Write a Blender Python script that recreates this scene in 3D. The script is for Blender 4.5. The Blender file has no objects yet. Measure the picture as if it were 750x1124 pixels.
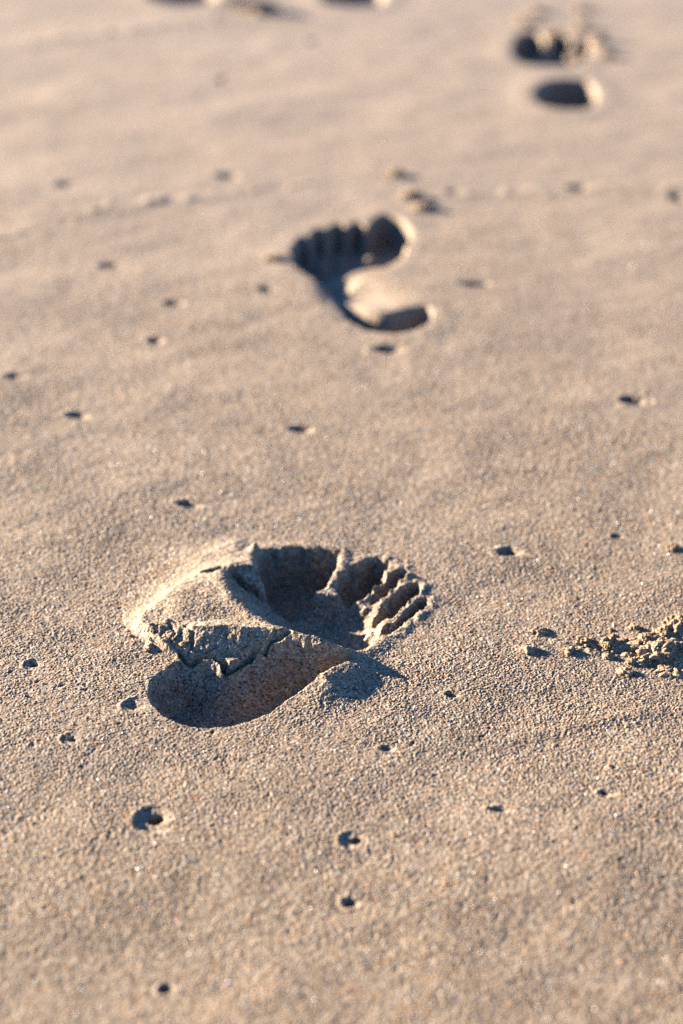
import bpy, math
import numpy as np
from mathutils import Vector

C = bpy.context.scene.collection
RNG = np.random.default_rng(11)

# ------------------------------------------------------------------ camera numbers
F_PX, CX, CY = 2200.0, 375.0, 562.0          # measured on the photograph (750 x 1124)
PITCH = math.radians(30.4)
CAM_H = 0.743
CP, SP = math.cos(PITCH), math.sin(PITCH)

def beach(x, y):
    """the broad form of the beach: a very low swell, twisting down to the right further off"""
    yy = np.clip(y, 0.3, 3.6) - 1.1; xx = np.clip(x, -0.9, 0.9)
    return -0.020 * yy * yy - 0.025 * xx * yy

def pg(px, py, z=0.0):
    """where the sight line of a photo pixel meets the beach, or a point z metres above it"""
    u, v = (px - CX) / F_PX, (py - CY) / F_PX
    dy, dz = CP - v * SP, -SP - v * CP
    t = (z - CAM_H) / dz
    for _ in range(12):
        t = (z + float(beach(u * t, dy * t)) - CAM_H) / dz
    return (u * t, dy * t)

def pgs(pts, z=0.0):
    return np.array([pg(a[0], a[1], z if len(a) < 3 else a[2] * 0.001) for a in pts])

# ------------------------------------------------------------------ noise
TAB = RNG.random(1 << 16).astype(np.float32)

def _h(ix, iy, iz, salt=0):
    return ((ix * 73856093) ^ (iy * 19349663) ^ (iz * 83492791) ^ (salt * 2654435)) & 0xFFFF

def vnoise(x, y, z, cell, salt=0):
    """value noise in -1..1"""
    x = x / cell; y = y / cell; z = z / cell
    ix = np.floor(x).astype(np.int64); iy = np.floor(y).astype(np.int64); iz = np.floor(z).astype(np.int64)
    fx = (x - ix).astype(np.float32); fy = (y - iy).astype(np.float32); fz = (z - iz).astype(np.float32)
    fx = fx * fx * (3 - 2 * fx); fy = fy * fy * (3 - 2 * fy); fz = fz * fz * (3 - 2 * fz)
    r = 0
    for a in (0, 1):
        wa = fx if a else 1 - fx
        for b in (0, 1):
            wb = wa * (fy if b else 1 - fy)
            for c in (0, 1):
                w = wb * (fz if c else 1 - fz)
                r = r + w * TAB[_h(ix + a, iy + b, iz + c, salt)]
    return r * 2 - 1

def vnoise2(x, y, cell, salt=0):
    x = x / cell; y = y / cell
    ix = np.floor(x).astype(np.int64); iy = np.floor(y).astype(np.int64)
    fx = (x - ix).astype(np.float32); fy = (y - iy).astype(np.float32)
    fx = fx * fx * (3 - 2 * fx); fy = fy * fy * (3 - 2 * fy)
    r = 0
    for a in (0, 1):
        wa = fx if a else 1 - fx
        for b in (0, 1):
            r = r + wa * (fy if b else 1 - fy) * TAB[_h(ix + a, iy + b, 0, salt)]
    return r * 2 - 1

def grains(x, y, cell, rmin, rmax, keep=1.0, salt=0):
    """height of round grains lying on a jittered lattice (metres)"""
    gx = np.floor(x / cell).astype(np.int64); gy = np.floor(y / cell).astype(np.int64)
    best = np.zeros(x.shape, np.float32)
    for a in (-1, 0, 1):
        for b in (-1, 0, 1):
            ix, iy = gx + a, gy + b
            jx = TAB[_h(ix, iy, 1, salt)]; jy = TAB[_h(ix, iy, 2, salt)]
            rr = TAB[_h(ix, iy, 3, salt)]; kk = TAB[_h(ix, iy, 4, salt)]
            r = rmin + (rmax - rmin) * rr * rr
            dx = (x - (ix + jx) * cell); dy = (y - (iy + jy) * cell)
            d2 = (r * r - dx * dx - dy * dy).astype(np.float32)
            h = np.sqrt(np.maximum(d2, 0)) * (kk < keep)
            best = np.maximum(best, h)
    return best

def sstep(a, b, x):
    t = np.clip((x - a) / (b - a), 0, 1)
    return t * t * (3 - 2 * t)

# ------------------------------------------------------------------ outlines
def smooth_loop(p, n=6):
    p = np.asarray(p, float); N = len(p); out = []
    for i in range(N):
        a, b, c, d = p[i - 1], p[i], p[(i + 1) % N], p[(i + 2) % N]
        for k in range(n):
            t = k / n
            out.append(0.5 * ((2 * b) + (c - a) * t + (2 * a - 5 * b + 4 * c - d) * t * t + (3 * b - 3 * c + d - a) * t ** 3))
    return np.array(out)

def sdf(x, y, loop):
    """signed distance to a closed loop, positive inside"""
    best = np.full(x.shape, 1e9); inside = np.zeros(x.shape, bool)
    N = len(loop)
    for i in range(N):
        ax, ay = loop[i]; bx, by = loop[(i + 1) % N]
        ex, ey = bx - ax, by - ay
        L = ex * ex + ey * ey + 1e-18
        t = np.clip(((x - ax) * ex + (y - ay) * ey) / L, 0, 1)
        best = np.minimum(best, (x - ax - t * ex) ** 2 + (y - ay - t * ey) ** 2)
        cr = ((ay > y) != (by > y))
        if abs(by - ay) > 1e-15:
            inside ^= cr & (x < ex * (y - ay) / (by - ay) + ax)
    d = np.sqrt(best)
    return np.where(inside, d, -d)

def linedist(x, y, pts):
    best = np.full(x.shape, 1e9); along = np.zeros(x.shape)
    n = len(pts) - 1
    for i in range(n):
        ax, ay = pts[i]; bx, by = pts[i + 1]
        ex, ey = bx - ax, by - ay
        L = ex * ex + ey * ey + 1e-18
        t = np.clip(((x - ax) * ex + (y - ay) * ey) / L, 0, 1)
        d = (x - ax - t * ex) ** 2 + (y - ay - t * ey) ** 2
        m = d < best
        best = np.where(m, d, best); along = np.where(m, (i + t) / n, along)
    return np.sqrt(best), along

def ctrl(x, y, pts, sigma):
    """smoothly interpolated control values: pts are (px, py, value)"""
    num = np.zeros(x.shape); den = np.full(x.shape, 1e-12)
    for px, py, v in pts:
        gx, gy = pg(px, py)
        w = np.exp(-((x - gx) ** 2 + (y - gy) ** 2) / (2 * sigma * sigma)) + 1e-9
        num += w * v; den += w
    return num / den

# ------------------------------------------------------------------ the lattice of the sand surface
def rows():
    out = [0.60]
    while out[-1] < 3.15:
        d = out[-1]
        if d < 0.93: s = 0.0007
        elif d < 0.98: s = 0.0006
        elif d < 1.26: s = 0.00045
        elif d < 1.40: s = 0.00062
        elif d < 1.9: s = 0.0010
        else: s = 0.0018
        out.append(d + s)
    return np.array(out)

RY = rows()
NC = 1300
NR = len(RY)
tt = np.linspace(-1, 1, NC)
HALF = (RY * CP + CAM_H * SP) * CX / F_PX * 1.32
X = tt[None, :] * HALF[:, None]
Y = np.repeat(RY[:, None], NC, 1)
print("lattice", NR, NC)

# wander of the outlines, so edges crumble
WX = 0.0011 * vnoise2(X, Y, 0.0075, 5) + 0.0006 * vnoise2(X, Y, 0.003, 6)
WY = 0.0011 * vnoise2(X, Y, 0.0075, 7) + 0.0006 * vnoise2(X, Y, 0.003, 8)
XW, YW = X + WX, Y + WY

Z = beach(X, Y) + (0.0010 * vnoise2(X * 0.75 + Y * 0.3, Y * 1.1 - X * 0.35, 0.17, 1)
     + 0.0006 * vnoise2(X * 0.8, Y - X * 0.25, 0.062, 2)
     + 0.0004 * vnoise2(X * 0.8, Y - X * 0.2, 0.024, 3))
ROUGH = np.ones(Z.shape)                 # how grainy the surface is
LAB = np.zeros(Z.shape, np.int16)        # which object a patch of surface belongs to
OBJ = []                                 # id-1 -> (thing index, part name)
THINGS = []                              # dicts

def block(loop, pad):
    """row slice that covers a loop"""
    lo, hi = loop.min(0) - pad, loop.max(0) + pad
    r0, r1 = np.searchsorted(RY, lo[1]), np.searchsorted(RY, hi[1])
    r0 = max(r0 - 1, 0); r1 = min(r1 + 1, NR)
    if r1 - r0 < 2: return None
    h = HALF[r0:r1]
    hm, hx = h.min(), h.max()
    cs = [lo[0] / hm, lo[0] / hx, hi[0] / hm, hi[0] / hx]
    c0 = int(max(0, math.floor((min(cs) + 1) / 2 * (NC - 1)) - 1)); c1 = int(min(NC, math.ceil((max(cs) + 1) / 2 * (NC - 1)) + 2))
    if c1 - c0 < 2: return None
    return np.s_[r0:r1, c0:c1]

def new_thing(**k):
    THINGS.append(k); return len(THINGS) - 1

def new_part(ti, name, label=None):
    OBJ.append((ti, name, label)); return len(OBJ)

# ---- faint swash lines, low scarps left by the last waves
for pts, amp, w in [
        ([(430, 215), (560, 213), (650, 209), (790, 203)], 0.0011, 0.012),
        ([(-30, 262), (40, 246), (130, 226), (230, 214), (330, 200)], 0.0007, 0.014),
        ([(-30, 62), (70, 42), (170, 30), (260, 20)], 0.0012, 0.018),
        ([(120, 545), (210, 522), (290, 514), (370, 508)], 0.0003, 0.009),
        ([(520, 520), (640, 505), (780, 490)], 0.0003, 0.009),
        ([(180, 1060), (330, 1030), (480, 990), (620, 970)], 0.0003, 0.009),
        ([(250, 962), (370, 930), (480, 905), (600, 900)], 0.0003, 0.009),
        ([(480, 800), (560, 812), (660, 790), (770, 770)], 0.0005, 0.005)]:
    P = pgs(pts)
    b = block(P, 0.06)
    if b is None: continue
    d, al = linedist(XW[b], YW[b], P)
    side = np.sign(YW[b] - np.interp(XW[b], P[:, 0], P[:, 1]))
    Z[b] += amp * np.exp(-(d / w) ** 2) * 1.0 * np.sin(np.pi * np.clip(al, 0, 1)) ** 0.5
    if pts[1][1] < 300:
        Z[b] += 0.0042 * np.exp(-(d / (1.3 * w)) ** 2) * np.clip(vnoise2(X[b], Y[b], 0.013, 81) - 0.25, 0, 1) * (0.6 + 0.4 * vnoise2(X[b], Y[b], 0.06, 82))

# ---- helper for pressed-in shapes
def press(b, loop, depth, wall, power=2.0):
    if isinstance(wall, list): wall = ctrl(X[b], Y[b], wall, 0.014) * 0.001
    if isinstance(depth, list): depth = ctrl(X[b], Y[b], depth, 0.016) * 0.001
    d = sdf(XW[b], YW[b], loop)
    t = np.clip(d / wall, 0, 1)
    return d, depth * (1 - (1 - t) ** power)

def lip(b, d, height, width):
    return height * np.exp(-((d + width * 0.7) / width) ** 2) * (d < 0.002)

# ================================================================== the near footprint (right foot, with the lifted crust)
near = new_thing(name="footprint", at=pg(300, 705), cat="footprint", group="footprints pressed in the sand",
                 label="nearest and sharpest bare footprint, with a cracked crust of sand lifted across its middle")
heel_l = smooth_loop(pgs([(163, 768), (165, 752), (178, 737), (196, 724, 2), (212, 722, 3), (228, 722, 3), (250, 728, 3), (276, 720, 3), (312, 710, 5),
                          (345, 715, 6), (388, 721, 3), (364, 737, 4), (338, 752, 4), (314, 769, 1), (290, 786), (252, 797), (212, 799), (180, 788)]))
sole_l = smooth_loop(pgs([(246, 638, 6), (268, 632, 3), (300, 640), (345, 652), (385, 655), (407, 668), (417, 686), (414, 703), (390, 714, 3),
                          (354, 705, 11), (320, 693, 12), (285, 676, 11), (258, 656, 9)]))
toe_ls = [smooth_loop(pgs(p)) for p in (
    [(281, 612), (300, 603), (340, 602), (366, 604), (374, 613), (362, 638), (340, 658), (308, 668), (288, 656), (281, 634)],
    [(370, 648), (376, 630), (396, 616), (414, 611), (427, 617), (425, 632), (408, 650), (385, 659)],
    [(402, 657), (414, 641), (432, 627), (444, 624), (447, 632), (436, 647), (416, 661)],
    [(405, 676), (424, 660), (446, 642), (459, 640), (464, 647), (450, 663), (430, 678), (414, 682)],
    [(411, 694), (430, 680), (452, 663), (466, 655), (472, 660), (463, 673), (446, 686), (424, 698)])]
crust_l = smooth_loop(pgs([(143, 694), (128, 676), (138, 642), (166, 606), (212, 588), (262, 587), (284, 600), (300, 622), (322, 660),
                           (356, 695), (396, 720), (380, 730), (340, 735), (290, 733), (250, 741), (214, 735), (184, 722), (160, 710)]), 8)
allp = np.vstack([heel_l, sole_l, crust_l] + toe_ls)
B = block(allp, 0.05)
bx, by = X[B], Y[B]
z0 = Z[B].copy()
dc = sdf(XW[B], YW[B], crust_l)
amp = ctrl(bx, by, [(150, 690, 7), (150, 660, 3), (190, 630, 3.6), (230, 612, 4), (270, 608, 9), (205, 665, 9), (250, 645, 11), (215, 700, 8),
                    (260, 705, 9), (310, 712, 9), (345, 720, 9), (390, 724, 2), (300, 680, 9)], 0.013) * 0.001
ramp = ctrl(bx, by, [(150, 695, 7), (150, 660, 36), (190, 630, 44), (240, 605, 34), (282, 606, 14), (350, 690, 10), (390, 722, 6), (360, 735, 9), (260, 735, 9), (190, 715, 5)], 0.016) * 0.001
raise_ = amp * sstep(0, 1, dc / ramp * 0.5 + 0.0) * 2 * (dc > 0)
raise_ = np.minimum(raise_, amp)
# the tilted slab: a ridge, a plane falling to the crack in front of it, a slope back to the sole
ridge = [(196, 694, 8), (214, 688, 12), (240, 685, 13.5), (280, 688, 14), (320, 693, 14), (352, 703, 13.5), (376, 712, 9), (394, 717, 3)]
RP = pgs(ridge); RH = np.array([q[2] for q in ridge]) * 0.001
dr, ar = linedist(XW[B], YW[B], RP)
hr = np.interp(ar * (len(RH) - 1), np.arange(len(RH)), RH)
front = by < np.interp(bx, RP[:, 0], RP[:, 1])
slab = np.where(front, hr * (1 - dr / np.interp(ar, [0, 0.3, 0.45, 0.62, 1.0], [0.020, 0.022, 0.019, 0.012, 0.009])), hr * (1 - (dr / 0.034) ** 1.0))
inx = sstep(RP[0, 0] - 0.016, RP[0, 0] + 0.006, bx) * (1 - sstep(RP[-1, 0] - 0.004, RP[-1, 0] + 0.002, bx))
apron = np.clip(1 - dr / 0.017, 0.12, 1)
raise_ = np.where(front, raise_ * (1 - inx * (1 - apron)), raise_)
raise_ = np.maximum(raise_, slab * inx * (dc > -0.004))
# the bank pushed up outside the foot's outer edge
BK = [(312, 771, 0.3), (324, 762, 1.2), (338, 752, 4), (356, 741, 7.5), (374, 730, 7), (390, 720, 4), (400, 715, 1)]
BP = pgs(BK); BH = np.array([q[2] for q in BK]) * 0.001
db, ab = linedist(XW[B], YW[B], BP)
bank = np.interp(ab * (len(BH) - 1), np.arange(len(BH)), BH) * np.exp(-(db / 0.017) ** 2)
raise_ = np.maximum(raise_, bank)
# floors
dh, ph = press(B, heel_l, ctrl(bx, by, [(220, 765, 26), (260, 755, 26), (300, 750, 24), (345, 735, 18), (375, 727, 13), (190, 760, 25)], 0.014) * 0.001,
               ctrl(bx, by, [(180, 780, 17), (230, 795, 20), (300, 782, 15), (340, 752, 9), (230, 725, 36), (280, 722, 34), (345, 716, 12), (370, 730, 7), (170, 750, 14)], 0.014) * 0.001)
ds, ps = press(B, sole_l, ctrl(bx, by, [(250, 645, 9), (300, 660, 18), (345, 680, 19), (385, 690, 15), (405, 680, 13)], 0.016) * 0.001,
               ctrl(bx, by, [(250, 650, 32), (290, 685, 36), (340, 708, 30), (400, 708, 13), (390, 660, 12), (408, 680, 11), (290, 640, 12)], 0.014) * 0.001)
WTX = 0.0019 * vnoise2(bx, by, 0.0058, 25); WTY = 0.0019 * vnoise2(bx, by, 0.005, 26)
toe_d, toe_p = [], []
for L, dep, wl in zip(toe_ls, (0.030, 0.022, 0.014, 0.014, 0.013), (0.011, 0.009, 0.007, 0.007, 0.007)):
    d = sdf(XW[B] + WTX, YW[B] + WTY, L) - (0.0009 if dep < 0.02 else 0)
    p = dep * (1 - (1 - np.clip(d / wl, 0, 1)) ** 2.0)
    toe_d.append(d); toe_p.append(p)
ps_all = np.maximum.reduce([ps] + toe_p)
press_lip = np.zeros(bx.shape)
for d in toe_d[1:]: press_lip = np.maximum(press_lip, lip(B, d, 0.0008, 0.0035) * (1 + 0.9 * vnoise2(bx, by, 0.004, 27)))
press_lip = np.maximum(press_lip, lip(B, toe_d[0], 0.0012, 0.004))
press_lip = np.maximum(press_lip, lip(B, ds, 0.0012, 0.005))
zz = z0 + raise_ + press_lip * (ph <= 0)
zz -= ph + np.maximum(raise_, 0) * sstep(0, 0.012, ph) * 0.8
zz -= ps_all
gx, gy = pg(404, 676)                                       # low worn crest between the ball and the small toes
zz -= 0.0075 * np.exp(-(((bx - gx) / 0.009) ** 2 + ((by - gy) / 0.018) ** 2)) * np.clip(1 - ps_all / 0.010, 0, 1)
# beads of sand squeezed up between the small toes
for k, (qx, qy, hgt) in enumerate([(399, 665, 3.4), (412, 656, 2.2), (424, 647, 3.0), (436, 639, 2.0), (447, 632, 2.6), (406, 686, 3.6), (420, 676, 2.0), (433, 667, 2.8),
                                   (447, 657, 1.8), (460, 650, 2.6), (404, 653, 2.0), (413, 643, 2.8), (424, 631, 2.4), (379, 640, 1.5), (372, 632, 2.0), (402, 698, 1.5), (395, 672, 2.0)]):
    gx, gy = pg(qx, qy)
    zz += 0.001 * hgt * np.exp(-(np.hypot(XW[B] + 0.5 * WTX - gx, YW[B] + 0.5 * WTY - gy) / (0.0027 + 0.0006 * (k % 3))) ** 2.5)
# the sharp horn of sand standing over the big toe
gx, gy = pg(281, 603, 0.006)
zz += 0.0085 * np.exp(-(((bx - gx) / 0.0042) ** 2 + ((by - gy) / 0.0055) ** 2))
# cracks through the crust
def crack(pts, depth, w, z=0.0):
    P = pgs(pts, z)
    d, al = linedist(XW[B] + 0.9 * WTX, YW[B] + 0.9 * WTY, P)
    w = w * (1 + 0.45 * vnoise2(bx, by, 0.006, 29))
    prof = np.sin(np.pi * np.clip(0.06 + 0.88 * al, 0, 1)) ** 0.5
    return depth * prof * np.exp(-(d / w) ** 4)
zz -= np.maximum.reduce([
    crack([(196, 714), (212, 721), (226, 717), (241, 722), (250, 727), (260, 724), (274, 718), (288, 713), (314, 706)], 0.011, 0.0021, 0.004),
    crack([(324, 722), (318, 730), (315, 740)], 0.003, 0.0014, 0.004),
    crack([(225, 634), (245, 634), (270, 640), (292, 646)], 0.010, 0.0026, 0.004),
    crack([(206, 688), (214, 697), (210, 706), (203, 714)], 0.0022, 0.0012, 0.008),
    crack([(160, 694), (176, 702), (186, 697)], 0.0030, 0.0016, 0.004),
    crack([(186, 690), (192, 700), (190, 708)], 0.0022, 0.0012, 0.005)])
# lumpy broken end of the crust
gx, gy = pg(178, 703)
lump = np.exp(-(((bx - gx) / 0.020) ** 2 + ((by - gy) / 0.010) ** 2))
zz += lump * (0.0012 * np.abs(vnoise2(bx, by, 0.009, 21)) + 0.0006 * vnoise2(bx, by, 0.0042, 22))
crum = sstep(0.0, 0.006, raise_)
zz += crum * (0.0003 * vnoise2(bx, by, 0.009, 23) + 0.00015 * vnoise2(bx, by, 0.0035, 24))
Z[B] = zz
pid = new_part(near, "raised_crust", "cracked crust of sand lifted between heel and sole")
lb = LAB[B]
lb[(raise_ > 0.0015) & ((dc > -0.002) | (bank > 0.002))] = pid
lb[ds > 0] = new_part(near, "sole_hollow")
for k, d in enumerate(toe_d):
    lb[d > 0] = new_part(near, "toe_hollow", ["broad deep hollow of the big toe", None, None, None, None][k])
lb[(dh > 0)] = new_part(near, "heel_hollow")

# ================================================================== footprints further off
def footprint(label, at, parts, lips=0.0006, lipw=0.012, bumps=()):
    ti = new_thing(name="footprint", at=pg(*at), cat="footprint", group="footprints pressed in the sand", label=label)
    loops = [smooth_loop(pgs(p[1])) for p in parts]
    b = block(np.vstack(loops), 0.06)
    if b is None: return
    P = np.zeros(X[b].shape); Lp = np.zeros(X[b].shape); ids = LAB[b]
    rel = []
    for (nm, _, dep, wall, lab), L in zip(parts, loops):
        d, p = press(b, L, dep, wall)
        P = np.maximum(P, p); Lp = np.maximum(Lp, lip(b, d, lips, lipw))
        rel.append((new_part(ti, nm, lab), d))
    Z[b] += Lp * (P <= 0) - P
    for px, py, hgt, sx, sy in bumps:
        gx, gy = pg(px, py)
        Z[b] += hgt * np.exp(-(((X[b] - gx) / sx) ** 2 + ((Y[b] - gy) / sy) ** 2))
    for i, d in rel: ids[d > -0.001] = i

footprint("left footprint halfway up the sand, curved like a C, with a pale unpressed arch", (400, 305), [
    ("sole_hollow", [(320, 279), (330, 264), (352, 253), (378, 248), (400, 249), (440, 260), (446, 276), (438, 286), (418, 297), (394, 306), (381, 320),
                     (386, 334), (366, 328), (356, 314), (340, 305), (322, 291)], [(340, 280, 26), (380, 265, 26), (432, 262, 26), (366, 316, 18), (392, 316, 5), (420, 288, 14), (402, 300, 10)], [(330, 275, 11), (360, 260, 10), (415, 290, 24), (388, 318, 34), (352, 306, 11), (430, 270, 14)], None),
    ("heel_hollow", [(368, 330), (384, 328), (400, 337), (425, 343), (450, 338), (466, 336), (475, 343), (472, 356), (461, 362), (442, 367), (415, 365), (388, 357), (374, 345)],
     [(375, 338, 22), (388, 350, 28), (415, 358, 28), (440, 359, 28), (466, 350, 24), (402, 336, 4), (428, 340, 9)],
     [(378, 350, 13), (410, 364, 13), (450, 366, 12), (474, 348, 9), (395, 332, 34), (425, 340, 28), (455, 336, 16)], None),
    ("toe_hollow", [(400, 262), (406, 244), (420, 235), (438, 239), (452, 252), (449, 268), (430, 273), (410, 272)], [(412, 252, 29), (432, 250, 27), (450, 258, 24), (425, 268, 26)], [(410, 250, 11), (430, 238, 11), (452, 258, 7)], "broad round hollow of the big toe"),
    ("toe_hollow", [(379, 262), (382, 248), (392, 243), (401, 248), (402, 262), (392, 269)], 0.0262, 0.0055, None),
    ("toe_hollow", [(358, 264), (361, 250), (371, 245), (380, 250), (380, 264), (370, 270)], 0.0262, 0.0055, None),
    ("toe_hollow", [(338, 269), (341, 256), (350, 250), (359, 254), (360, 268), (350, 274)], 0.0262, 0.0055, None),
    ("toe_hollow", [(319, 278), (322, 266), (331, 259), (340, 262), (340, 275), (330, 283)], 0.0262, 0.0055, None)],
    bumps=[(354, 273, 0.018, 0.006, 0.006), (374, 270, 0.015, 0.006, 0.006), (407, 270, 0.014, 0.011, 0.007), (385, 317, -0.0080, 0.024, 0.034), (408, 324, -0.0030, 0.026, 0.026)])
footprint("right footprint at the upper right whose toe hollow and heel hollow lie apart", (620, 80), [
    ("sole_hollow", [(562, 54), (585, 45), (615, 47), (642, 51), (645, 64), (632, 72), (606, 74), (578, 71), (564, 64)], 0.022, 0.022, None),
    ("heel_hollow", [(585, 108), (590, 95), (606, 88), (630, 87), (648, 90), (656, 104), (650, 118), (632, 122), (602, 119)],
     [(592, 105, 28), (615, 106, 30), (640, 106, 30), (660, 104, 30)], [(590, 105, 14), (620, 121, 16), (650, 112, 14), (656, 104, 4), (630, 90, 14)], None),
    ("toe_hollow", [(564, 54), (566, 42), (578, 36), (594, 38), (598, 50), (586, 58)], 0.026, 0.014, "broad hollow of the big toe"),
    ("toe_hollow", [(604, 52), (606, 42), (616, 36), (626, 42), (626, 54), (614, 58)], 0.024, 0.012, None),
    ("toe_hollow", [(632, 56), (634, 46), (642, 43), (649, 50), (648, 60), (640, 63)], 0.018, 0.010, None)],
    bumps=[(592, 54, 0.010, 0.010, 0.012), (628, 54, 0.012, 0.011, 0.012)], lips=0.0012, lipw=0.016)
footprint("footprint cut by the top edge just right of centre, only its dark heel showing", (388, -20), [
    ("heel_hollow", [(350, -6), (356, -20), (380, -30), (410, -28), (424, -14), (422, 1), (406, 8), (380, 8), (358, 4)], 0.026, 0.026, None),
    ("sole_hollow", [(342, -66), (370, -74), (410, -76), (422, -62), (412, -50), (380, -46), (352, -52)], 0.022, 0.02, None)], lips=0.0012, lipw=0.016)
footprint("footprint cut by the top edge left of centre, beside a low lump of sand", (205, -20), [
    ("heel_hollow", [(162, -8), (170, -20), (196, -28), (226, -24), (240, -10), (236, 1), (214, 6), (186, 5), (166, 1)], 0.024, 0.026, None),
    ("sole_hollow", [(150, -66), (180, -74), (222, -76), (236, -62), (226, -50), (190, -46), (160, -52)], 0.022, 0.02, None)],
    lips=0.0012, lipw=0.016, bumps=[(258, 4, 0.010, 0.030, 0.018)])

# ================================================================== small holes
# px, py, half width mm, half depth mm (along y), how deep mm, crater (radius, deep) or None, label
HOLES = [
    (171, 897, 4.6, 4.6, 12, (10.5, 2.0), "open hole at lower left sunk in a round crater with a crescent below it"),
    (390, 922, 3.4, 3.2, 10, (7.5, 1.2), "dark hole with a soft blue rim below the near footprint, right of the round crater"),
    (384, 990, 4.5, 4.5, 6, None, "small blurred hole straight below the dark hole with a soft blue rim"),
    (181, 1085, 4, 4, 6, None, "blurred dark hole lowest of all, near the bottom edge at left"),
    (207, 553, 9, 5, 7, None, "broad flat dark hole just behind the toes of the near footprint, to their left"),
    (328, 470, 8, 6, 6, None, "dark hole midway between the two nearest footprints, beside a white fleck"),
    (83, 456, 9, 5, 5, None, "thin flat hole at mid left, level with the leftward edge of bare sand"),
    (170, 374, 6, 7, 5, None, "faint upright dent lowest in the chain of three left of the second footprint"),
    (188, 332, 8, 6, 6, None, "middle hole in the chain of three left of the second footprint"),
    (116, 290, 9, 6, 6, None, "leftmost and highest hole in the chain of three left of the second footprint"),
    (292, 318, 8, 6, 5, None, "dent beside the little toe of the second footprint, under an orange crumb"),
    (425, 384, 11, 8, 7, None, "slanted dent just below the heel of the second footprint"),
    (519, 312, 12, 7, 8, None, "flat hole right of the arch of the second footprint, trailing a thin line"),
    (695, 440, 11, 8, 8, None, "large slanted hole at right in bare sand, halfway down the picture"),
    (558, 606, 8, 6, 5, None, "ragged hole right of the toes of the near footprint"),
    (248, 192, 11, 9, 9, None, "blurred hole up left from the toes of the second footprint"),
    (634, 206, 11, 10, 10, None, "blurred hole below the heel of the far right footprint, on a faint sand line"),
    (745, 218, 12, 11, 11, None, "blurred hole cut by the right edge of the picture"),
    (497, 210, 9, 8, 4, None, "faint hole right of the crumbs behind the second footprint"),
    (72, 203, 10, 9, 4, None, "faint wide dent at upper left on a pale sand line"),
    (15, 414, 9, 6, 4, None, "faint dent by the left edge, above the thin flat hole"),
    (38, 731, 3.4, 3, 5, (6, 0.5), "small hole near the left edge beside a shallow tilted dent, level with the crust"),
    (80, 812, 3.2, 2.6, 4, (6, 0.5), "tiny hole at the right side of a shallow dent, down left from the heel hollow"),
    (150, 776, 6, 4, 1.5, (8, 0.7), "shallow blue dent touching the left side of the heel hollow"),
    (496, 762, 4, 3, 3.5, None, "small dent in bare sand right of the shadow of the near footprint"),
    (664, 870, 4.5, 3, 3.0, None, "small dent at lower right below the churned heap, in bare sand"),
    (549, 888, 7, 3, 3.4, None, "wide short furrow at lower right, in the blurred foreground"),
    (425, 821, 4, 3, 3.0, None, "short dent between heel shadow and foreground, below the long shadow of the crust"),
    (676, 588, 4, 3, 3.4, None, "crooked dent at right between the ragged hole and the orange crumb"),
    (246, 88, 10, 10, 4, None, "faint blurred dent high up, left of centre"),
    (346, 46, 11, 10, 4, None, "faint blurred dent near the top edge, below the two cut footprints"),
]
for px, py, rx, ry, dep, crater, label in HOLES:
    if dep < 4.5: dep *= 0.75
    gx, gy = pg(px, py)
    R = max(rx, ry) if crater is None else crater[0]
    ring = np.array([(gx - R * 0.001, gy - R * 0.001), (gx + R * 0.001, gy + R * 0.001)])
    b = block(ring, 0.012)
    if b is None: continue
    th = 0.25 * math.sin(px * 1.3 + py)
    ct, st = math.cos(th), math.sin(th)
    wob = 0.24 * vnoise2(X[b], Y[b], 0.006, int(px) % 97)
    dx, dy = X[b] - gx, Y[b] - gy
    u = (dx * ct + dy * st) / (rx * 0.001); v = (-dx * st + dy * ct) / (ry * 0.001)
    u = np.where(u > 0, u / (1.15 if crater else 1.6), u)
    r = np.sqrt(u * u + v * v) * (1 + wob)
    Z[b] -= 0.001 * dep * (np.clip(1 - r ** 5, 0, 1) if crater and dep > 5 else np.where(u > 0, np.clip(1 - r, 0, 1) ** 1.5, np.clip(1 - r ** 3, 0, 1)))
    m = r < 1.08
    if crater:
        ox = gx - (crater[0] - rx) * 0.00045
        ex_ = X[b] - ox
        rc = np.hypot(np.where(ex_ > 0, ex_ / 1.25, ex_), Y[b] - gy) / (crater[0] * 0.001) * (1 + 0.3 * wob)
        Z[b] += 0.001 * (-crater[1] * np.where(ex_ > 0, np.clip(1 - rc, 0, 1) ** 0.8, np.clip(1 - rc ** 4, 0, 1)) + 0.4 * np.exp(-((rc - 1.12) / 0.16) ** 2) * (ex_ < 0))
        m |= rc < 1.0
        if crater[0] > 10:                                   # the crescent under the crater
            cx_, cy_ = pg(166, 909)
            cr = ((X[b] - cx_) / 0.011) ** 2 + ((Y[b] - cy_ - 1.5 * (X[b] - cx_) ** 2 * 10) / 0.0025) ** 2
            Z[b] -= 0.0016 * np.exp(-cr)
            m |= cr < 1.0
    else:
        Z[b] += 0.0004 * np.exp(-((r - 1.35) / 0.25) ** 2) * (u < 0)
    ti = new_thing(name="sand_hole", at=(gx, gy), cat="hole", group="small holes in the sand", label=label, single=True)
    pid = new_part(ti, "sand_hole")
    lb = LAB[b]
    lb[m & (lb == 0)] = pid

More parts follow.
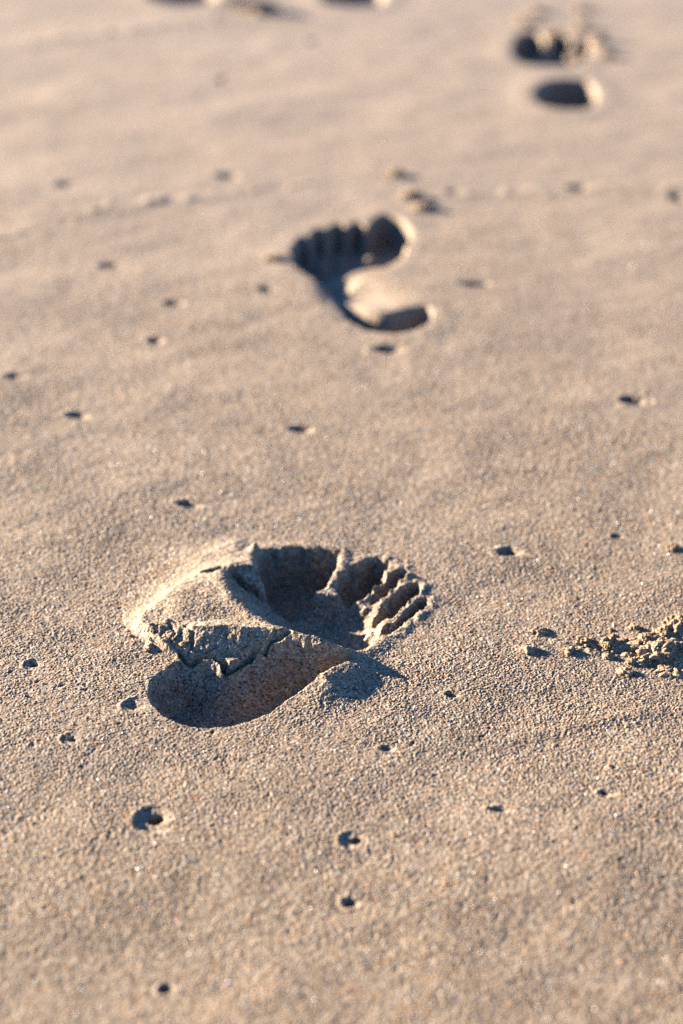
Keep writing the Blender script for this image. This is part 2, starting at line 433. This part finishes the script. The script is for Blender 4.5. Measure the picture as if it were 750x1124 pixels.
# ---- churned bed under the crumbled heap at the right and under the row of crumbs
for qx, qy, sx0, sy0, hh in ((728, 712, 0.024, 0.012, 0.0034), (664, 713, 0.016, 0.006, 0.0014), (610, 706, 0.016, 0.007, 0.0008)):
    gx, gy = pg(qx, qy)
    b = block(np.array([(gx - 0.06, gy - 0.04), (gx + 0.06, gy + 0.04)]), 0.0)
    f = np.exp(-(((X[b] - gx) / sx0) ** 2 + ((Y[b] - gy) / sy0) ** 2))
    Z[b] += hh * f * (0.45 + 0.9 * np.abs(vnoise2(X[b], Y[b], 0.0075, 71)) + 0.7 * vnoise2(X[b], Y[b], 0.0036, 72))

# ------------------------------------------------------------------ grain on everything
gyy, gxx = np.gradient(Z)
dXc = np.gradient(X, axis=1); dYr = np.gradient(Y, axis=0)
sx_, sy_ = gxx / dXc, gyy / dYr
sx_ = np.clip(sx_, -4, 4); sy_ = np.clip(sy_, -4, 4)
nl = 1 / np.sqrt(1 + sx_ ** 2 + sy_ ** 2)
nx, ny, nz = -sx_ * nl, -sy_ * nl, nl
patch = 0.82 + 0.30 * vnoise2(X, Y, 0.06, 31) + 0.28 * vnoise2(X, Y, 0.016, 32)
coarse = 1.0
g3 = 0.00012 * vnoise(X, Y, Z, 0.0050, 41) + 0.00017 * vnoise(X, Y, Z, 0.0012, 42)
gr = grains(X, Y + 0.8 * Z, 0.00108, 0.00033, 0.00078, 0.90, 51) * 0.60
gr2 = grains(X, Y + 0.8 * Z, 0.0075, 0.0006, 0.0019, 0.28, 52) * 0.36
gr3 = grains(X, Y + 0.8 * Z, 0.0026, 0.0006, 0.0012, 0.3, 54) * 0.40
gr = np.maximum(np.maximum(gr, gr2), gr3)
pit = grains(X + 1.3 * WX, Y + 1.3 * WY, 0.0115, 0.0006, 0.0019, 0.34, 53)
hole_ids = [i + 1 for i, q in enumerate(OBJ) if THINGS[q[0]].get('single')]
patch = patch * (1 - 0.70 * sstep(1.55, 2.1, Y))
patch = np.where(np.isin(LAB, hole_ids), patch * 0.55, patch)
D_ = (g3 + gr * patch - pit * 0.34 * (LAB == 0)) * coarse
PX, PY, PZ = X + nx * D_, Y + ny * D_, Z + nz * D_

# ------------------------------------------------------------------ materials
def sand_material(name, dark=0.33, sun_warm=0.0, scale=1.0):
    m = bpy.data.materials.new(name); m.use_nodes = True
    nt = m.node_tree; N = nt.nodes; L = nt.links
    bs = N["Principled BSDF"]
    geo = N.new("ShaderNodeNewGeometry")
    vor = N.new("ShaderNodeTexVoronoi"); vor.inputs["Scale"].default_value = 900 * scale
    L.new(geo.outputs["Position"], vor.inputs["Vector"])
    sep = N.new("ShaderNodeSeparateColor"); L.new(vor.outputs["Color"], sep.inputs[0])
    rp = N.new("ShaderNodeValToRGB"); rp.color_ramp.interpolation = 'CONSTANT'
    tint = (1.0, 0.965, 0.95) if not sun_warm else (1.08, 0.92, 0.77)  # second tint puts the orange of sun-facing crumbs into the base colour
    cols = [(0.00, (0.06, 0.055, 0.058)), (0.065, (0.20, 0.14, 0.10)), (0.13, (0.28, 0.185, 0.10)), (0.24, (0.36, 0.29, 0.195)),
            (0.40, (0.42, 0.37, 0.285)), (0.60, (0.32, 0.285, 0.225)), (0.76, (0.50, 0.455, 0.37)), (0.89, (0.46, 0.30, 0.155)), (0.965, (0.66, 0.62, 0.57))]
    el = rp.color_ramp.elements
    while len(el) < len(cols): el.new(0.5)
    for e, (p, c) in zip(el, cols):
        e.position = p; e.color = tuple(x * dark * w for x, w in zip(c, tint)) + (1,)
    L.new(sep.outputs[0], rp.inputs[0])
    # broad uneven tone of dry and damp sand
    n1 = N.new("ShaderNodeTexNoise"); n1.inputs["Scale"].default_value = 9; n1.inputs["Detail"].default_value = 4
    L.new(geo.outputs["Position"], n1.inputs["Vector"])
    mr = N.new("ShaderNodeMapRange"); mr.inputs[1].default_value = 0.3; mr.inputs[2].default_value = 0.7
    mr.inputs[3].default_value = 0.86; mr.inputs[4].default_value = 1.12
    L.new(n1.outputs["Fac"], mr.inputs[0])
    mul = N.new("ShaderNodeMix"); mul.data_type = 'RGBA'; mul.blend_type = 'MULTIPLY'; mul.inputs[0].default_value = 1
    L.new(rp.outputs[0], mul.inputs[6]); L.new(mr.outputs[0], mul.inputs[7])
    # a second, coarser scatter of grains, and a slow drift from ochre nearby to paler further off
    v2 = N.new("ShaderNodeTexVoronoi"); v2.inputs["Scale"].default_value = 420 * scale
    L.new(geo.outputs["Position"], v2.inputs["Vector"])
    s2 = N.new("ShaderNodeSeparateColor"); L.new(v2.outputs["Color"], s2.inputs[0])
    m2 = N.new("ShaderNodeMapRange"); m2.inputs[3].default_value = 0.78; m2.inputs[4].default_value = 1.22
    L.new(s2.outputs[0], m2.inputs[0])
    n3 = N.new("ShaderNodeTexNoise"); n3.inputs["Scale"].default_value = 4.5; n3.inputs["Detail"].default_value = 3
    L.new(geo.outputs["Position"], n3.inputs["Vector"])
    sx = N.new("ShaderNodeSeparateXYZ"); L.new(geo.outputs["Position"], sx.inputs[0])
    dr_ = N.new("ShaderNodeMapRange"); dr_.inputs[1].default_value = 0.7; dr_.inputs[2].default_value = 2.0
    dr_.inputs[3].default_value = 0.30; dr_.inputs[4].default_value = -0.25
    L.new(sx.outputs[1], dr_.inputs[0])
    ad = N.new("ShaderNodeMath"); ad.operation = 'ADD'; L.new(n3.outputs["Fac"], ad.inputs[0]); L.new(dr_.outputs[0], ad.inputs[1])
    hue = N.new("ShaderNodeMix"); hue.data_type = 'RGBA'; hue.inputs[6].default_value = (0.97, 0.97, 0.99, 1); hue.inputs[7].default_value = (0.95, 0.895, 0.80, 1)
    L.new(ad.outputs[0], hue.inputs[0])
    ma = N.new("ShaderNodeMix"); ma.data_type = 'RGBA'; ma.blend_type = 'MULTIPLY'; ma.inputs[0].default_value = 1
    L.new(mul.outputs[2], ma.inputs[6]); L.new(hue.outputs[2], ma.inputs[7])
    mb = N.new("ShaderNodeMix"); mb.data_type = 'RGBA'; mb.blend_type = 'MULTIPLY'; mb.inputs[0].default_value = 1
    L.new(ma.outputs[2], mb.inputs[6]); L.new(m2.outputs[0], mb.inputs[7])
    L.new(mb.outputs[2], bs.inputs["Base Color"])
    # glassy grains
    gt = N.new("ShaderNodeMath"); gt.operation = 'GREATER_THAN'; gt.inputs[1].default_value = 0.99
    L.new(sep.outputs[1], gt.inputs[0])
    rr = N.new("ShaderNodeMapRange"); rr.inputs[3].default_value = 0.92; rr.inputs[4].default_value = 0.42
    L.new(gt.outputs[0], rr.inputs[0]); L.new(rr.outputs[0], bs.inputs["Roughness"])
    bs.inputs["Specular IOR Level"].default_value = 0.25
    n2 = N.new("ShaderNodeTexNoise"); n2.inputs["Scale"].default_value = 950 * scale; n2.inputs["Detail"].default_value = 2
    L.new(geo.outputs["Position"], n2.inputs["Vector"])
    bp = N.new("ShaderNodeBump"); bp.inputs["Strength"].default_value = 0.4; bp.inputs["Distance"].default_value = 0.0006
    bf = N.new("ShaderNodeMapRange"); bf.inputs[1].default_value = 1.5; bf.inputs[2].default_value = 2.1
    bf.inputs[3].default_value = 0.4; bf.inputs[4].default_value = 0.08            # the upper beach is smoother, washed sand
    L.new(sx.outputs[1], bf.inputs[0]); L.new(bf.outputs[0], bp.inputs["Strength"])
    L.new(n2.outputs["Fac"], bp.inputs["Height"]); L.new(bp.outputs[0], bs.inputs["Normal"])
    return m

SAND = sand_material("sand_surface")
CLOD = sand_material("loose_sand_sunlit", sun_warm=1)  # clumps coloured orange all over, a painted low-sun glow

# ------------------------------------------------------------------ cut the lattice into the objects
def mesh_from(name, verts, quads, mat, smooth=True):
    me = bpy.data.meshes.new(name)
    nv, nf = len(verts), len(quads)
    me.vertices.add(nv); me.vertices.foreach_set("co", verts.astype(np.float32).ravel())
    k = quads.shape[1]
    me.loops.add(nf * k); me.loops.foreach_set("vertex_index", quads.astype(np.int32).ravel())
    me.polygons.add(nf); me.polygons.foreach_set("loop_start", np.arange(0, nf * k, k, dtype=np.int32))
    try: me.polygons.foreach_set("loop_total", np.full(nf, k, np.int32))
    except Exception: pass
    me.update(calc_edges=True); me.validate()
    me.polygons.foreach_set("use_smooth", np.full(nf, smooth, bool))
    me.materials.append(mat)
    return me

V = np.stack([PX, PY, PZ], -1).reshape(-1, 3)
i0 = (np.arange(NR - 1)[:, None] * NC + np.arange(NC - 1)[None, :])
QUADS = np.stack([i0, i0 + 1, i0 + 1 + NC, i0 + NC], -1).reshape(-1, 4)
FL = LAB[:-1, :-1].reshape(-1)

# ring round the lattice out to the horizon, sharing the lattice's border
bi = np.concatenate([np.arange(NC), np.arange(1, NR) * NC + NC - 1, (NR - 1) * NC + np.arange(NC - 2, -1, -1), np.arange(NR - 2, 0, -1) * NC])
bv = V[bi]
cen = np.array([0, 1.75])
ringV, ringQ = [], []
nb = len(bi); prev = bi; base = len(V)
for k, s in enumerate([1.02, 1.05, 1.10, 1.2, 1.4, 1.8, 2.6, 5, 14, 60, 400]):
    xy = cen + (bv[:, :2] - cen) * s
    zr = beach(xy[:, 0], xy[:, 1]) + 0.0010 * vnoise2(xy[:, 0], xy[:, 1], 0.17, 1) + (0.02 * vnoise2(xy[:, 0], xy[:, 1], 1.3, 61) if s > 2 else 0)
    ringV.append(np.column_stack([xy, zr]))
    cur = base + k * nb + np.arange(nb)
    nx_ = np.roll(np.arange(nb), -1)
    ringQ.append(np.stack([prev, cur, cur[nx_], prev[nx_]], -1))
    prev = cur
VA = np.vstack([V] + ringV)

def cut(name, mask, origin, extra=None):
    q = QUADS[mask]
    if extra is not None: q = np.vstack([q, extra])
    used, inv = np.unique(q, return_inverse=True)
    me = mesh_from(name, VA[used] - np.array([origin[0], origin[1], 0.0]), inv.reshape(-1, 4), SAND)
    ob = bpy.data.objects.new(name, me); C.objects.link(ob)
    return ob

sand = cut("sand", FL == 0, (0, 0), np.vstack(ringQ))
sand["kind"] = "structure"

def tag(o, label, cat, group=None):
    o["label"] = label; o["category"] = cat
    if group: o["group"] = group

empties = {}
for i, (ti, nm, lab) in enumerate(OBJ):
    T = THINGS[ti]; at = T["at"]
    mask = FL == i + 1
    if not mask.any(): continue
    if T.get("single"):
        o = cut(T["name"], mask, at); o.location = (at[0], at[1], 0)
        tag(o, T["label"], T["cat"], T["group"]); continue
    if ti not in empties:
        e = bpy.data.objects.new(T["name"], None); C.objects.link(e)
        e.empty_display_size = 0.05; e.location = (at[0], at[1], 0)
        tag(e, T["label"], T["cat"], T["group"]); empties[ti] = e
    o = cut(nm, mask, at); o.parent = empties[ti]
    if lab: o["label"] = lab

# ------------------------------------------------------------------ loose clumps of sand
def ground_z(x, y):
    r = int(np.clip(np.searchsorted(RY, y), 0, NR - 1)); c = int(np.clip(round((x / HALF[r] + 1) / 2 * (NC - 1)), 0, NC - 1))
    return float(Z[r, c])

def clump_mesh(rx, ry, rz, seed, sub):
    """one lump of stuck grains: a ball pushed out into knobs, bedded flat"""
    import bmesh
    bm = bmesh.new(); bmesh.ops.create_icosphere(bm, subdivisions=sub, radius=1.0)
    co = np.array([v.co[:] for v in bm.verts]); tri = np.array([[v.index for v in f.verts] for f in bm.faces]); bm.free()
    off = seed * 7.31
    k = 0.45 * vnoise(co[:, 0] + off, co[:, 1], co[:, 2], 0.8, seed) + 0.42 * np.abs(vnoise(co[:, 0] + off, co[:, 1], co[:, 2], 0.46, seed + 3)) + 0.26 * vnoise(co[:, 0] + off, co[:, 1], co[:, 2], 0.24, seed + 4)
    p = co * (1 + k)[:, None] * np.array([rx, ry, rz])
    s = 0.0011
    amp = min(0.0010, 0.22 * min(rx, ry, rz))
    g = np.abs(vnoise(p[:, 0] + off, p[:, 1], p[:, 2], 0.0024, seed + 9)) * 1.1 + 0.8 * np.abs(vnoise(p[:, 0] + off, p[:, 1], p[:, 2], 0.0013, seed + 5))
    p = p + co * (g * amp)[:, None]
    p[:, 2] = np.where(p[:, 2] < -0.35 * rz, -0.35 * rz + (p[:, 2] + 0.35 * rz) * 0.2, p[:, 2])
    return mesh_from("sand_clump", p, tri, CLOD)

HEAP = "crumbs of loose sand at right of the near footprint"
BEHIND = "crumbs behind the second footprint"
FARC = "crumbs kicked up round the far right footprint"
# px, py (where it rests), rx ry rz in mm, label, group
CLUMPS = [
    (722, 722, 11, 8, 9, "tallest clump of the crumbled sand heap, throwing the darkest shadow", HEAP),
    (738, 735, 9, 7, 5, "low clump at the front right of the crumbled sand heap", HEAP),
    (742, 690, 8, 7, 8, "rearmost clump of the sand heap, by the right edge", HEAP),
    (726, 700, 7, 6, 5, "rounded clump in the middle of the sand heap", HEAP),
    (712, 706, 6, 5, 4.5, "clump at the back left of the sand heap, behind the tallest one", HEAP),
    (744, 712, 8, 6, 5, "clump on the right side of the sand heap, between the rearmost and the front one", HEAP),
    (700, 727, 7, 5, 4, "flat clump at the front left foot of the tallest clump", HEAP),
    (688, 738, 5, 4, 2.2, "low crumb in front of the flat clump of the sand heap", HEAP),
    (670, 710, 5.5, 5, 6, "upright clump just left of the sand heap, with a long shadow", HEAP),
    (642, 706, 6, 5, 5, "second upright clump left of the sand heap", HEAP),
    (622, 715, 4.5, 4, 3.2, "small clump in front of the second upright clump", HEAP),
    (592, 694, 6, 4, 3.2, "orange crumb at the far left of the row of crumbs, farther back", HEAP),
    (580, 714, 4.5, 4, 3.2, "leftmost crumb of the row, nearest to the near footprint", HEAP),
    (738, 601, 5, 4, 3.4, "lone orange crumb by the right edge, well above the sand heap", HEAP),
    (697, 690, 4, 3.5, 3.0, "small crumb at the back of the sand heap, left side", HEAP),
    (433, 192, 9, 8, 4.5, "rearmost orange crumb of three behind the second footprint", BEHIND),
    (451, 216, 9, 7, 4, "middle crumb of three behind the second footprint", BEHIND),
    (465, 229, 10, 8, 5, "nearest crumb of three behind the second footprint, with a shadow to its right", BEHIND),
    (301, 285, 8, 6, 2.5, "orange crumb left of the little toe of the second footprint", BEHIND),
    (574, 26, 11, 10, 6, "crumb behind the left side of the toes of the far right footprint", FARC),
    (590, 14, 10, 9, 4, "rearmost left crumb beyond the far right footprint", FARC),
    (606, 40, 7, 7, 5, "crumb wedged between the two dark toes of the far right footprint", FARC),
    (640, 32, 10, 9, 6, "crumb behind the right side of the toes of the far right footprint", FARC),
    (656, 46, 9, 9, 6, "crumb at the right end of the toes of the far right footprint", FARC),
    (664, 62, 10, 8, 4, "orange crumb right of the sole of the far right footprint", FARC),
    (638, 12, 9, 9, 4, "rearmost right crumb beyond the far right footprint", FARC),
    (284, 12, 22, 15, 9, "blurred low lump of sand near the top edge, left of centre", FARC),
]
for k in range(60):                                        # the smallest crumbs, all alike
    t_ = RNG.random()
    px = 752 - 110 * t_ + RNG.normal(0, 8); py = 708 + 12 * t_ * RNG.random() + RNG.normal(0, 15) * (1 - 0.6 * t_)
    r_ = 0.9 + 2.2 * RNG.random() ** 3
    CLUMPS.append((px, py, r_ * 1.2, r_, r_ * 0.85, "tiny loose crumb strewn over and around the sand heap at right", HEAP))
for k in range(9):
    px, py = 178 + RNG.normal(0, 18), 706 + RNG.normal(0, 6)
    r_ = 0.9 + 1.1 * RNG.random() ** 2
    CLUMPS.append((px, py, r_ * 1.2, r_, r_ * 0.85, "tiny loose crumb fallen from the broken left end of the lifted crust", "crumbs by the lifted crust"))
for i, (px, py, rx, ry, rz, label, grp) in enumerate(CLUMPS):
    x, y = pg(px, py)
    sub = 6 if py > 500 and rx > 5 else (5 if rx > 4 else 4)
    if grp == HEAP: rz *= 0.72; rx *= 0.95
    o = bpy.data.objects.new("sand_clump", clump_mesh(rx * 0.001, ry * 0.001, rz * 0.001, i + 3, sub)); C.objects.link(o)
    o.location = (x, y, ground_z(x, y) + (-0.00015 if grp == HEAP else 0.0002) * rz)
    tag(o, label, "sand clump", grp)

# ------------------------------------------------------------------ loose single grains: dark minerals, ochre grains, shell flecks
def grain_material(name, col, rough):
    m = bpy.data.materials.new(name); m.use_nodes = True
    nt = m.node_tree; bs = nt.nodes["Principled BSDF"]
    n = nt.nodes.new("ShaderNodeTexNoise"); n.inputs["Scale"].default_value = 600
    g = nt.nodes.new("ShaderNodeNewGeometry"); nt.links.new(g.outputs["Position"], n.inputs["Vector"])
    x = nt.nodes.new("ShaderNodeMix"); x.data_type = 'RGBA'
    x.inputs[6].default_value = tuple(c * 0.7 for c in col) + (1,); x.inputs[7].default_value = tuple(min(1, c * 1.3) for c in col) + (1,)
    nt.links.new(n.outputs["Fac"], x.inputs[0]); nt.links.new(x.outputs[2], bs.inputs["Base Color"])
    bs.inputs["Roughness"].default_value = rough
    return m

ICO_V = []
_p = (1 + 5 ** 0.5) / 2
for a in (-1, 1):
    for c in (-_p, _p):
        ICO_V += [(0, a, c), (a, c, 0), (c, 0, a)]
ICO_V = np.array(ICO_V) / math.hypot(1, _p)
from itertools import combinations
ICO_F = []
for t in combinations(range(12), 3):
    P = ICO_V[list(t)]
    if max(np.linalg.norm(P[0] - P[1]), np.linalg.norm(P[1] - P[2]), np.linalg.norm(P[0] - P[2])) < 1.1:
        ICO_F.append(t if np.dot(np.cross(P[1] - P[0], P[2] - P[0]), P.sum(0)) > 0 else (t[0], t[2], t[1]))
ICO_F = np.array(ICO_F)
NG = 9000
gr_r = RNG.integers(0, NR - 1, NG * 2); gr_c = RNG.integers(0, NC - 1, NG * 2)
ok = (LAB[gr_r, gr_c] == 0); gr_r, gr_c = gr_r[ok][:NG], gr_c[ok][:NG]
NG = len(gr_r)
ctr = np.stack([PX[gr_r, gr_c], PY[gr_r, gr_c], PZ[gr_r, gr_c]], -1)
sz = 0.00035 + 0.00060 * RNG.random(NG) ** 2.5
sc3 = sz[:, None] * (0.7 + 0.6 * RNG.random((NG, 3))) * np.array([1, 1, 0.75])
vv = ctr[:, None, :] + ICO_V[None] * sc3[:, None, :] * (0.8 + 0.4 * RNG.random((NG, 12, 1)))
me = mesh_from("sand_grains", vv.reshape(-1, 3), (ICO_F[None] + 12 * np.arange(NG)[:, None, None]).reshape(-1, 3), grain_material("dark_mineral", (0.05, 0.045, 0.045), 0.6), False)
me.materials.append(grain_material("ochre_grain", (0.26, 0.12, 0.045), 0.7))
me.materials.append(grain_material("shell_fleck", (0.46, 0.42, 0.36), 0.6))
me.polygons.foreach_set("material_index", np.repeat(RNG.choice(3, NG, p=[0.42, 0.40, 0.18]), 20).astype(np.int32))
og = bpy.data.objects.new("sand_grains", me); C.objects.link(og)
og["kind"] = "stuff"; og["label"] = "loose dark, ochre and white grains scattered over the open sand"

# ------------------------------------------------------------------ light
SUN_EL, SUN_AZ = math.radians(13), math.radians(156)      # azimuth counter-clockwise from +X: behind and to the left
sd = Vector((math.cos(SUN_EL) * math.cos(SUN_AZ), math.cos(SUN_EL) * math.sin(SUN_AZ), math.sin(SUN_EL)))
ld = bpy.data.lights.new("sun", 'SUN'); ld.energy = 5.0; ld.angle = math.radians(0.5); ld.color = (1.0, 0.82, 0.63)
lo = bpy.data.objects.new("sun", ld); C.objects.link(lo)
lo.rotation_euler = (-sd).to_track_quat('-Z', 'Y').to_euler(); lo.location = sd * 5

w = bpy.data.worlds.new("World"); bpy.context.scene.world = w; w.use_nodes = True
nt = w.node_tree
sky = nt.nodes.new("ShaderNodeTexSky"); sky.sky_type = 'NISHITA'; sky.sun_disc = False
sky.sun_elevation = SUN_EL; sky.sun_rotation = math.pi / 2 - SUN_AZ
sky.altitude = 1500; sky.air_density = 0.8; sky.dust_density = 0.0; sky.ozone_density = 5.0
nt.links.new(sky.outputs[0], nt.nodes["Background"].inputs[0])
nt.nodes["Background"].inputs[1].default_value = 0.05

# ------------------------------------------------------------------ camera
cd = bpy.data.cameras.new("camera"); cam = bpy.data.objects.new("camera", cd); C.objects.link(cam)
cd.sensor_fit = 'VERTICAL'; cd.sensor_height = 36.0; cd.sensor_width = 24.0
cd.lens = F_PX / 1124.0 * 36.0
cam.location = (0, 0, CAM_H); cam.rotation_euler = (math.pi / 2 - PITCH, 0, 0)
cd.clip_start = 0.01; cd.clip_end = 2000
cd.dof.use_dof = True; cd.dof.focus_distance = 1.285; cd.dof.aperture_fstop = 3.2
bpy.context.scene.camera = cam

sc = bpy.context.scene
sc.view_settings.view_transform = 'Standard'; sc.view_settings.look = 'None'
sc.view_settings.exposure = 3.68; sc.view_settings.gamma = 1.0; sc.view_settings.use_curve_mapping = False
sc.render.engine = 'CYCLES'
sc.cycles.use_denoising = False; sc.cycles.use_adaptive_sampling = False; sc.cycles.filter_width = 1.4
try: sc.cycles.sampling_pattern = 'BLUE_NOISE'
except Exception: pass
sc.cycles.max_bounces = 6; sc.cycles.diffuse_bounces = 4
